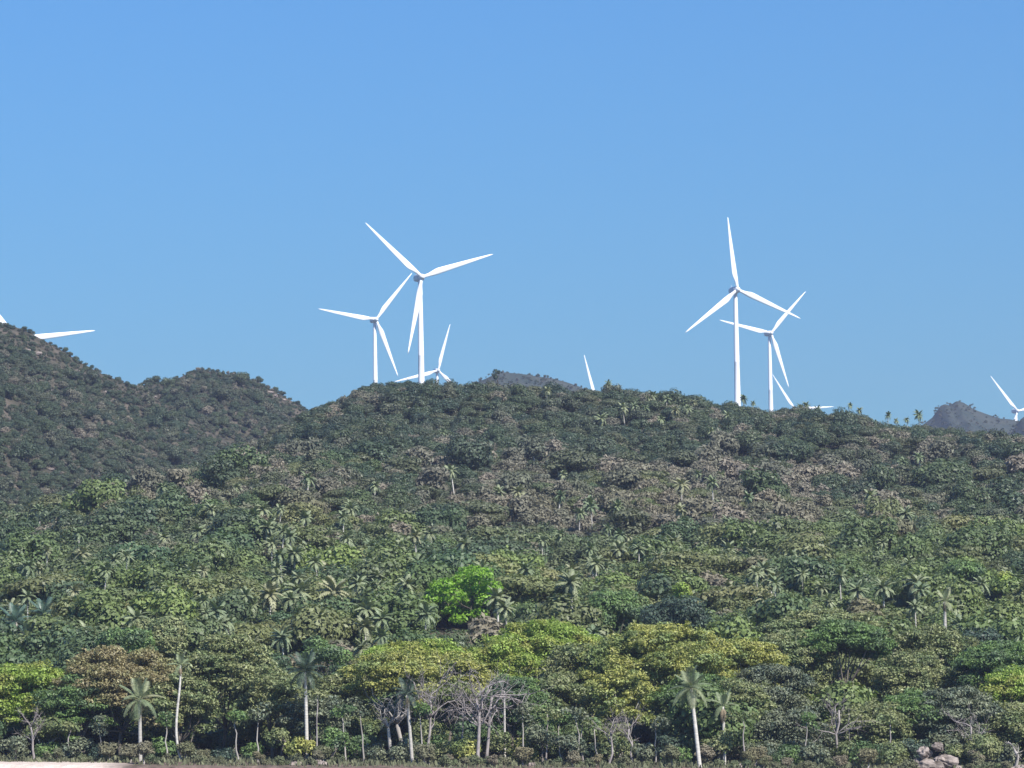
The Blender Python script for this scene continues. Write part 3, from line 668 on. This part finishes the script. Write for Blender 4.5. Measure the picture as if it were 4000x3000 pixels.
# ------------------------------------------------ royal / coconut palms of the front row, every frond a part
FR = {d: frond_mesh(3.1, .8, d, M_palm, 26, .34).mesh('frond', [M_palm]) for d in (.4, .85, 1.25)}
FRd = {d: frond_mesh(3.1, .8, d, M_palm, 26, .34).mesh('dark_frond', [M_dark]) for d in (.4, .85, 1.25)}
FRb = {d: frond_mesh(3.1, .8, d, M_palm, 26, .34).mesh('blue_frond', [M_bluepalm]) for d in (.4, .85, 1.25)}
FRt = frond_mesh(2.4, .4, 1.25, M_thatch, 14).mesh('dry_frond', [M_thatch])
def front_palm(px, py, bx, Y, label, seed, rad=.2, nf=18, FRx=None, dead=3, s=1.0, curve=0.0, sway=None, Hfix=None, group=None):
    """crown centre pixel (px,py); the trunk foot stands below pixel column bx"""
    r = np.random.default_rng(seed); q = at(px, py, Y)
    if Hfix: x0, Y, z0 = solve_hill(px, py, Hfix); q = at(px, py, Y); foot = q
    else: foot = at(bx, 2960, Y)
    z0 = gz(foot.x, Y); H = q.z-z0; dx = q.x-foot.x
    b = Buf(); pts = []; rr = []
    for i in range(14):
        t = i/13; pts.append((dx*t+curve*math.sin(math.pi*t)*(1-t), .2*math.sin(3*t), -.6+(H+.6)*t))
        rr.append(rad*((1.5 if i == 0 else 1.0)*(1-.3*t)+.12*math.sin(math.pi*t)))
    tube(b, pts, rr, 10)
    t = empty('royal_palm', (foot.x, Y, z0)); tag(t, label, 'palm', group)
    part('trunk', b.mesh('trunk', [M_palmtrunk]), t)
    FRx = FRx or FR
    for k in range(nf):
        e = k/nf; az = k*2.399+r.uniform(-.2, .2); el = 1.2-1.7*e+r.uniform(-.15, .15)
        part('frond', FRx[(.4, .85, 1.25)[min(2, int(e*3))]], t, pts[-1], (0, -el, az), s*r.uniform(.85, 1.1))
    for k in range(dead):
        part('dry_frond', FRt, t, (pts[-1][0], pts[-1][1], pts[-1][2]-.2), (0, 1.0+r.uniform(-.1, .2), r.uniform(0, 6.28)), s*r.uniform(.7, 1))
    hand.append((foot.x, Y, .8)); return t
front_palm(545, 2735, 548, 468, 'royal palm with a straight white trunk at the bottom left', 201, .22, 16, dead=5)
front_palm(1192, 2625, 1200, 474, 'dark coconut palm with drooping fronds and pale trunk left of centre', 202, .22, 20, FRd, 1)
front_palm(1590, 2715, 1612, 469, 'palm with thin straight white trunk left of the bare grey trees', 203, .2, 12, FRd, 2, .8)
front_palm(2700, 2690, 2735, 467, 'royal palm with white trunk and hanging dead fronds at right of centre', 204, .24, 16, FR, 9)
front_palm(2825, 2760, 2830, 472, 'short palm with brown hanging fronds right of the white-trunked royal palm', 205, .2, 10, FR, 10, .8)
front_palm(705, 2600, 715, 470, 'slender curved pale trunk with small frond tuft between two umbrella trees', 206, .15, 9, FR, 2, .6, curve=-1.2)
front_palm(1970, 2700, 1972, 480, 'thin pale palm trunk right of the bare grey trees', 207, .14, 9, FRd, 1, .6)
front_palm(60, 2430, 0, 0, 'big blue-green palm at the left edge, lower one with arching fronds', 208, .2, 18, FRb, 1, 1.0, Hfix=6)
front_palm(170, 2400, 0, 0, 'big blue-green palm near the left edge, right one of the clump', 209, .2, 18, FRb, 1, .95, Hfix=6)
front_palm(110, 2500, 0, 0, 'dark blue-green palm in front of the clump at the left edge', 210, .2, 18, FRb, 1, .9, Hfix=4.5)
front_palm(20, 2500, 0, 0, 'blue-green palm cut by the left picture edge', 211, .2, 16, FRb, 1, .9, Hfix=5)

# ------------------------------------------------ bare trees
front_palm(3690, 2350, 0, 0, 'tall palm at right whose long white trunk stands clear of the slope', 212, .26, 14, FR, 2, .8, Hfix=11)
hand += [(hand[-1][0], hand[-1][1]-k_, 3.2) for k_ in (4, 10, 16)]
def bare_tree(px, py, Y, foot, spreadm, label, seed, tr=.17, nb=7, mat=None, depth=3):
    mat = mat or M_dead; r = np.random.default_rng(seed); q = at(px, py, Y); f = at(foot, 2960, Y); z0 = gz(f.x, Y); H = q.z-z0; dx = q.x-f.x
    t = empty('bare_tree', (f.x, Y, z0)); tag(t, label, 'dead tree')
    b = Buf(); P = [np.array([dx*k/5*.8+r.normal()*.12, r.normal()*.1, -.6+(H*.62+.6)*k/5]) for k in range(6)]
    tube(b, P, [tr*(1.25-.11*k) for k in range(6)], 7); part('trunk', b.mesh('trunk', [mat]), t)
    def grow(b, p, d, L, rad, lev):
        n = 4; pts = [p]
        for k in range(n):
            d = unit(d+r.normal(size=3)*.22+np.array([0, 0, .05])); pts.append(pts[-1]+d*L/n)
        tube(b, pts, [rad*(1-.6*k/n) for k in range(n+1)], 5 if lev < 2 else 3)
        if lev < depth:
            for _ in range(5 if lev < 2 else 4):
                s_ = pts[r.integers(1, n+1)]; grow(b, s_, unit(d+r.normal(size=3)*.75), L*r.uniform(.45, .7), rad*.5, lev+1)
    for k in range(nb):
        s_ = P[r.integers(3, 6)]; a = k*6.283/nb+r.uniform(-.3, .3)
        bb = Buf(); grow(bb, s_, unit(np.array([math.cos(a)*spreadm, math.sin(a)*.7*spreadm, .8])), H*.33, tr*.55, 1)
        part('branch', bb.mesh('branch', [mat]), t)
    hand.append((f.x, Y, 1.0)); return t
bare_tree(1690, 2610, 471, 1665, 1.2, 'bare grey tree with purple-grey twigs right of the thin white palm trunk', 301, .16, 9)
bare_tree(1850, 2570, 470, 1880, 1.0, 'larger bare grey tree with a tall pale forked trunk near the centre', 302, .2, 9, M_dead)
bare_tree(1930, 2560, 472, 1900, 1.3, 'bare tree with widely spread grey branches right beside the large one', 303, .18, 9)
bare_tree(1495, 2700, 473, 1540, .8, 'pale crooked leaning trunk under the yellow-topped umbrella tree', 304, .22, 4, M_pale)
bare_tree(3280, 2640, 478, 3260, .9, 'dry grey tree with bare branches in front of the dark hollow', 305, .14, 6)
bare_tree(2390, 2760, 470, 2380, .6, 'thin grey branching stem under the yellowish small tree', 306, .12, 5)
bare_tree(2460, 2760, 471, 2470, .6, 'leafless thin tree beside the dark gap left of the royal palm', 307, .12, 5)
bare_tree(3790, 2740, 474, 3800, .8, 'bare twiggy tree right of the pale boulders', 308, .13, 6)
bare_tree(3960, 2880, 466, 3985, .5, 'leaning bleached stump branch in the bottom right corner', 309, .2, 3, M_pale, 2)
bare_tree(120, 2760, 474, 130, .8, 'grey bare tree below the yellow-green tree at bottom left', 310, .14, 6)
# slender trunks standing in the thicket
pole_spots = [(1240, 2700, 1235), (1335, 2780, 1350), (1405, 2760, 1420), (1810, 2700, 1800), (1640, 2760, 1655), (2040, 2780, 2045), (2140, 2790, 2130), (2180, 2820, 2190), (2250, 2800, 2262), (2275, 2800, 2270), (2320, 2840, 2335), (2560, 2820, 2560),
              (2900, 2800, 2905), (650, 2800, 655), (390, 2840, 392), (270, 2830, 268), (920, 2800, 930), (1010, 2790, 1005), (3480, 2820, 3478), (3150, 2820, 3150)]
for i, (px, py, fx) in enumerate(pole_spots):
    Y = 469+(i % 4)*1.7; r = np.random.default_rng(700+i); q = at(px, py, Y); f = at(fx, 2960, Y); z0 = gz(f.x, Y); H = q.z-z0
    b = Buf(); P = [np.array([(q.x-f.x)*k/6+r.normal()*.08, r.normal()*.08, -.5+(H+.5)*k/6]) for k in range(7)]
    tube(b, P, [.12-.012*k for k in range(7)], 6)
    t = empty('slender_tree', (f.x, Y, z0)); wl = spot_label(px); tag(t, ('pale' if i % 3 else 'grey')+'-stemmed slender young tree in the front thicket '+wl, 'tree', 'slender front trees '+wl)
    part('trunk', b.mesh('trunk', [M_pale if i % 3 else M_dead]), t)
    cb = Buf(); lobes_crown(cb, [((P[-1][0]+r.normal()*.5, r.normal()*.4, H+r.normal()*.4), (.9, .8, .5)) for _ in range(4)], .24, .6, 0, 1.7, .8, r)
    part('crown', cb.mesh('slender_crown', [(M_olive, M_mid, M_grey)[i % 3]]), t)

# ------------------------------------------------ boulders
def boulder_mesh(seed, mat):
    r = np.random.default_rng(seed); b = Buf(); n1, n2 = 11, 16; V = []
    ph = r.uniform(0, 6, 6)
    for i in range(n1+1):
        th = math.pi*i/n1
        for k in range(n2):
            a = 2*math.pi*k/n2
            q = 1+.25*math.sin(2*a+ph[0])*math.sin(th)+.2*math.sin(3*a+2*th+ph[1])+.10*math.sin(5*a+3*th+ph[2])+.09*math.sin(7*th-4*a+ph[3])+.05*r.normal()*math.sin(th)
            V.append((q*math.sin(th)*math.cos(a)*1.3, q*math.sin(th)*math.sin(a), q*math.cos(th)*.75))
    F = []
    for i in range(n1):
        for k in range(n2): k2 = (k+1) % n2; F.append((i*n2+k, (i+1)*n2+k, (i+1)*n2+k2, i*n2+k2))
    b.add(V, F); return b.mesh('boulder', [mat])
BM = [boulder_mesh(i, M_rock) for i in range(5)]
for i, (px, py, s) in enumerate([(3600, 2965, 1.1), (3650, 2985, 1.3), (3690, 2950, .9), (3610, 2915, .8), (3560, 2990, .9), (3720, 2985, .8), (3665, 2895, .6), (2900, 2985, .8), (2960, 2990, .9), (1150, 2990, .7), (1240, 2992, .9), (2080, 2995, .7), (3990, 2990, .9)]):
    Y = 464.5+(i % 3)*.9; q = at(px, py, Y)
    o = part('boulder', BM[i % 5], None, (q.x, Y, max(q.z-.5, gz(q.x, Y)-.1)-.25*s), (0, 0, i*1.3), s)
    tag(o, 'pale pinkish boulder in the heap at the bottom right' if i < 7 else 'rounded grey boulder at the foot of the thicket', 'boulder', 'boulders of the bottom right heap' if i < 7 else 'boulders along the thicket foot')
for i, (px, py, s) in enumerate([(142, 1380, 2.6), (110, 1365, 2.2), (240, 1475, 2.2), (300, 1445, 1.8), (640, 1620, 1.8), (690, 1577, 1.6), (740, 1577, 1.6), (300, 1700, 2.2), (765, 1815, 2.0), (600, 1545, 1.4), (420, 1525, 1.8),
                                 (1050, 1510, 2.0), (1075, 1515, 2.2), (1100, 1520, 1.6), (30, 1690, 2.4), (60, 1720, 2.6), (420, 1900, 2.0), (1010, 1590, 1.6), (930, 1610, 1.8), (200, 1835, 1.8), (320, 1830, 1.6), (220, 1820, 1.6), (640, 1700, 1.7), (880, 1840, 2.0)]):
    x, y, z = solve_hill(px, py, .6, 1050, 1560)
    o = part('boulder', BM[i % 5], None, (x, y, z), (0, 0, i*1.7), (s*.62, s*.5, s*.36))
    tag(o, 'pale rock outcrop poking out of the grey scrub on the left hill', 'boulder', 'rock outcrops on the left hill')
    hand.append((x, y-2, s*.8))

# ------------------------------------------------ the wood and scrub on the hills
hand += [(-52, 475, 2.2), (-8, 486, 2.4), (3, 478, 2.2), (28, 479, 2.6), (47, 477, 2.4), (36, 484, 3), (55, 488, 2.6), (-26, 480, 2.2), (10, 492, 2.2), (-45, 484, 2.4), (22, 500, 3), (-60, 492, 3), (41.5, 490, 4.5), (18, 475, 2.2), (-33, 476, 2.6), (-18.6, 477, 2.8)]
HX = np.array([h[0] for h in hand]); HY = np.array([h[1] for h in hand]); HR = np.array([h[2] for h in hand])
spots = {'green_tree': [], 'dry_tree': [], 'scrub': [], 'olive_tree': [], 'fan_palm': []}
def visible(x, y, z, m=60):
    px, py = proj(x, y, z); return -m < px < 4000+m
y = 478.0; row = 0
while y < 1165:
    st = 3.3+.5*(y > 800); hw = y/8*1.0+14
    xs = np.arange(-hw, hw, st*1.0)+rng.uniform(0, st)
    for x in xs:
        X = x+rng.uniform(-.45, .45)*st; Yy = y+rng.uniform(-.5, .5)*st
        if np.any((HX-X)**2+((HY-1.5-Yy)*.6)**2 < (HR*.95)**2): continue
        z = gz(X, Yy); px, py = proj(X, Yy, z+3)
        if py > 3100: continue
        # zones read off the photograph
        dryz = vnoise(X, Yy, 45, 21)*.9 + vnoise(X, Yy, 14, 22)*.7
        dry = .22 + dryz*.5
        if 1810 < py < 2130 and 1650 < px: dry += .44*min(1, (px-1650)/300)*(.35 if px > 3200 else 1)
        if py < 1830: dry += .02
        if px < 1300 and 1640 < py < 1960: dry += .12
        if py > 2150: dry -= .12
        if py > 2300: dry -= .08
        if Yy < 500: dry += .05
        u_ = rng.random()
        s = rng.uniform(.55, 1.2)*(1.0 if rng.random() > (.10 if Yy > 760 else .16) else 1.55)
        pp = .028 + .08*(vnoise(X, Yy, 35, 23) > .16) + (.055 if 2050 < py < 2480 else 0) + (.03 if py < 1700 and px > 2000 else 0)
        if Yy > 950: s = min(s, 1.1)
        if Yy > YC-70: s = min(s, .85)
        if Yy > YC-30: s *= .7
        if rng.random() < pp*.5 and Yy < YC-45: spots['fan_palm'].append((X, Yy, z, min(s, .95)*rng.uniform(.62, .98)))
        elif u_ < dry: spots['dry_tree'].append((X, Yy, z-.5, s))
        elif u_ < dry+.18: spots['scrub'].append((X, Yy, z-.1, s*1.25))
        elif u_ < dry+.34: spots['olive_tree'].append((X, Yy, z-.7, s*.9))
        else: spots['green_tree'].append((X, Yy, z-.6, s))
    y += st*.92
for i in range(120):                               # low bushes at the very foot of the forest
    X = rng.uniform(-64, 64); Yy = rng.uniform(462.5, 471)
    if X < -43 and Yy < 467: continue
    spots[('scrub', 'scrub', 'dry_tree')[i % 3]].append((X, Yy, gz(X, Yy)-.15, rng.uniform(.25, .62)))
y = 1010.0                                         # scrub on the left hill and its hump
while y < 1590:
    st = 2.5
    for x in np.arange(-y/8-12, -20, st):
        X = x+rng.uniform(-.5, .5)*st; Yy = y+rng.uniform(-.5, .5)*st
        d_main = 2.2
        if y < YC+20 and np.interp(X, *CM) > gz(X, Yy)-3 and y < YC-20: continue
        z = gz(X, Yy)
        if Yy > YL+8 and z < np.interp(X, *CH)-30 and X < -150: continue
        if np.any((HX-X)**2+((HY-1.5-Yy)*.6)**2 < (HR*.95)**2): continue
        u_ = rng.random(); k = vnoise(X, Yy, 30, 31)+vnoise(X, Yy, 10, 32)*.6
        s = rng.uniform(.4, 1.0)*(.7 if (abs(Yy-YL) < 30 or abs(Yy-YH) < 30) else (1.9 if rng.random() < .09 else 1.1))
        if rng.random() < .08+.25*(vnoise(X, Yy, 26, 44) > .2): continue
        if u_ < .50+.3*k: spots['scrub'].append((X, Yy, z-.1, s))
        elif u_ < .60+.2*k: spots['dry_tree'].append((X, Yy, z-.5, s*.66))
        else: spots['green_tree'].append((X, Yy, z-.6, s*.62))
    y += st*.95

protocol = bpy.data.collections.new('plant_sources')
def gn_tree(coll):
    g = bpy.data.node_groups.new('scatter', 'GeometryNodeTree')
    g.interface.new_socket('Geometry', in_out='INPUT', socket_type='NodeSocketGeometry')
    g.interface.new_socket('Geometry', in_out='OUTPUT', socket_type='NodeSocketGeometry')
    gi = g.nodes.new('NodeGroupInput'); go = g.nodes.new('NodeGroupOutput')
    ci = g.nodes.new('GeometryNodeCollectionInfo'); ci.inputs[0].default_value = coll; ci.inputs[1].default_value = True; ci.inputs[2].default_value = True
    ip = g.nodes.new('GeometryNodeInstanceOnPoints'); ip.inputs['Pick Instance'].default_value = True
    def attr(nm_, t):
        a = g.nodes.new('GeometryNodeInputNamedAttribute'); a.data_type = t; a.inputs[0].default_value = nm_; return a.outputs[0]
    g.links.new(gi.outputs[0], ip.inputs['Points']); g.links.new(ci.outputs[0], ip.inputs['Instance'])
    g.links.new(attr('idx', 'INT'), ip.inputs['Instance Index'])
    e2r = g.nodes.new('FunctionNodeEulerToRotation'); g.links.new(attr('rot', 'FLOAT_VECTOR'), e2r.inputs[0]); g.links.new(e2r.outputs[0], ip.inputs['Rotation'])
    g.links.new(attr('scl', 'FLOAT_VECTOR'), ip.inputs['Scale'])
    g.links.new(ip.outputs[0], go.inputs[0]); return g
def mass(name, key, pts, label, cat):
    coll = bpy.data.collections.new(name+'_sources')
    for p_ in protos[key]:
        coll.objects.link(bpy.data.objects.new(key+'_source', p_.joined))
    me = bpy.data.meshes.new(name); n = len(pts); A = np.array(pts)
    me.vertices.add(n); me.vertices.foreach_set('co', A[:, :3].ravel().astype(np.float32))
    a = me.attributes.new('idx', 'INT', 'POINT'); a.data.foreach_set('value', rng.integers(0, len(protos[key]), n).astype(np.int32))
    a = me.attributes.new('rot', 'FLOAT_VECTOR', 'POINT'); rv = np.zeros((n, 3), np.float32); rv[:, 2] = rng.uniform(0, 6.283, n); rv[:, :2] = rng.normal(size=(n, 2))*.08; a.data.foreach_set('vector', rv.ravel())
    a = me.attributes.new('scl', 'FLOAT_VECTOR', 'POINT'); sv = np.repeat(A[:, 3:4], 3, 1)*rng.uniform(.85, 1.15, (n, 3)); a.data.foreach_set('vector', sv.astype(np.float32).ravel())
    o = part(name, me); md = o.modifiers.new('scatter', 'NODES'); md.node_group = gn_tree(coll)
    tag(o, label, cat, kind='stuff'); return o
def where(px, py):
    if py > 2330:
        k = 0 if px < 450 else 1 if px < 900 else 2 if px < 1380 else 3 if px < 1800 else 4 if px < 2250 else 5 if px < 2850 else 6 if px < 3300 else 7 if px < 3700 else 8
        a = ['left of the left royal palm', 'near the curved pale trunk', 'near the coconut palm', 'near the lime tree column', 'right of the bare trees', 'near the golden umbrella tree', 'right of the short palm', 'near the dark hollow', 'at the right edge'][k]
    else:
        k = 0 if px < 600 else 1 if px < 1200 else 2 if px < 1700 else 3 if px < 2300 else 4 if px < 2800 else 5 if px < 3400 else 6
        a = ['under the left hill', 'under the saddle', 'below the left turbines', 'below the far grey hill', 'below the middle ridge', 'below the right turbines', 'toward the right edge'][k]
    b_ = 'at the forest edge' if py > 2560 else 'low on the slope' if py > 2330 else 'in mid slope' if py > 2080 else 'high on the slope'
    return b_+' '+a
def size_word(s): return 'small' if s < .75 else 'middling' if s < 1.05 else 'large'
info = {'green_tree': ('round dark green tree', 'tree', 'dark green trees on the hillside', 'green_woodland', 'dark green woodland covering the upper hillside', 'woodland'),
        'dry_tree': ('dry grey-brown tree', 'tree', 'dry grey-brown trees on the hillside', 'dry_woodland', 'dry grey-brown thicket covering the brownish bands of the hills', 'thicket'),
        'scrub': ('dense low scrub bush', 'shrub', 'scrub bushes on the lower slope', 'hill_scrub', 'grey low scrub covering the upper slopes and left hill', 'scrub'),
        'olive_tree': ('flat-topped olive tree', 'tree', 'olive trees on the hillside', 'olive_woodland', 'flat-topped olive green trees mixed over the upper hillside', 'woodland'),
        'fan_palm': ('wild fan palm', 'palm', 'palms scattered among the hillside trees', None, None, None)}
for key, pts in spots.items():
    seen = [p_ for p_ in pts if visible(*p_[:3], 0)]; rest = [p_ for p_ in pts if not visible(*p_[:3], 0)]
    seen.sort(key=lambda p_: p_[1]/p_[3]**.3)
    lim = 300 if key != 'fan_palm' else 300-npalm-11
    lab, cat, grp, sname, slab, scat = info[key]
    for i, p_ in enumerate(seen[:lim]):
        wh = where(*proj(p_[0], p_[1], p_[2]+3)); sw = size_word(p_[3])
        place_individual(key, random.randrange(9), p_[0], p_[1], p_[2], p_[3], random.uniform(0, 6.28), f'{sw} {lab} {wh}', cat, f'{lab}, {sw}, {wh}', Ht=(random.uniform(5.6, 7.2)*(1 if p_[1] < 1000 else .75) if key == 'fan_palm' else None))
    if sname: mass(sname, key, seen[lim:]+rest, slab, scat)
    print(key, len(pts), len(seen))

fp = []
for (xa, xb, ya, yb, nm_) in [(-75, 75, 2600, 2760, 'far_hill'), (255, 470, 2900, 3110, 'far_hill.001'), (330, 400, 2750, 2905, 'far_hill.002')]:
    fo = bpy.data.objects[nm_]; co_ = np.zeros(len(fo.data.vertices)*3); fo.data.vertices.foreach_get('co', co_); co_ = co_.reshape(-1, 3)
    co_ = co_[(co_[:, 1] > ya) & (co_[:, 1] < yb+10)]
    for c_ in co_[rng.permutation(len(co_))[:1600]]: fp.append((c_[0]+rng.normal()*1.5, c_[1]+rng.normal()*3, c_[2]-.6, rng.uniform(.35, .85)))
mass('far_hill_scrub', 'scrub', fp, 'hazy low scrub covering the grey far hills', 'scrub')
# ------------------------------------------------ bushes standing on far crest and skyline, low grass
t = round_special(1942, 1440, YC-4, 1.5, 3.6, 6, .35, 1, M_green, M_bark, 'lone dark bushy tree on the skyline before the grey far hill', 'skyline_tree', 401)
t = round_special(602, 1470, YH-4, 3.0, 2.2, 7, .35, 1, M_green, M_bark, 'dark bush cluster in the saddle left of the hump', 'skyline_tree', 405)

def tufts():
    r = np.random.default_rng(900); b = Buf(); n = 14000
    X = r.uniform(-64, 64, n); Yy = r.uniform(459.5, 482, n); keep = ~((X < -43) & (Yy < 466)); X, Yy = X[keep], Yy[keep]; n = len(X)
    z = ground(X, Yy); h = r.uniform(.1, .7, n)**1.5*np.clip((Yy-458)/6, .4, 1)
    a = r.uniform(0, 6.283, n); w_ = h*.35; lean = r.normal(size=(n, 2))*.3*h[:, None]
    c = np.stack([X, Yy, z-.03], 1); d = np.stack([np.cos(a)*w_, np.sin(a)*w_, a*0], 1)
    top = c+np.stack([lean[:, 0], lean[:, 1], h], 1)
    V = np.stack([c-d, c+d, top+d*.5, top-d*.5], 1).reshape(-1, 3); b.add(V, np.arange(4*n).reshape(-1, 4))
    o = part('undergrowth', b.mesh('undergrowth', [M_scrub])); tag(o, 'dry weeds and low growth along the forest foot', 'undergrowth', kind='stuff')
tufts()

# ------------------------------------------------ haze
m, n = newmat('haze'); vp = N(n, 'ShaderNodeVolumePrincipled'); vp.inputs['Density'].default_value = .000085
vp.inputs['Color'].default_value = (.70, .77, 1.0, 1); vp.inputs['Anisotropy'].default_value = .2
om = N(n, 'ShaderNodeOutputMaterial'); n.links.new(vp.outputs[0], om.inputs['Volume'])
b = Buf(); x0, x1, y0, y1, z0, z1 = -1100, 1100, -60, 5000, -3.7, 430
b.add([(x0, y0, z0), (x1, y0, z0), (x1, y1, z0), (x0, y1, z0), (x0, y0, z1), (x1, y0, z1), (x1, y1, z1), (x0, y1, z1)],
      [(0, 3, 2, 1), (4, 5, 6, 7), (0, 1, 5, 4), (1, 2, 6, 5), (2, 3, 7, 6), (3, 0, 4, 7)])
tag(part('haze', b.mesh('haze', [m])), 'thin blue air between the shore and the far hills', 'haze', kind='stuff')

print('TRIS', sum(len(m_.polygons)*2 for m_ in bpy.data.meshes))
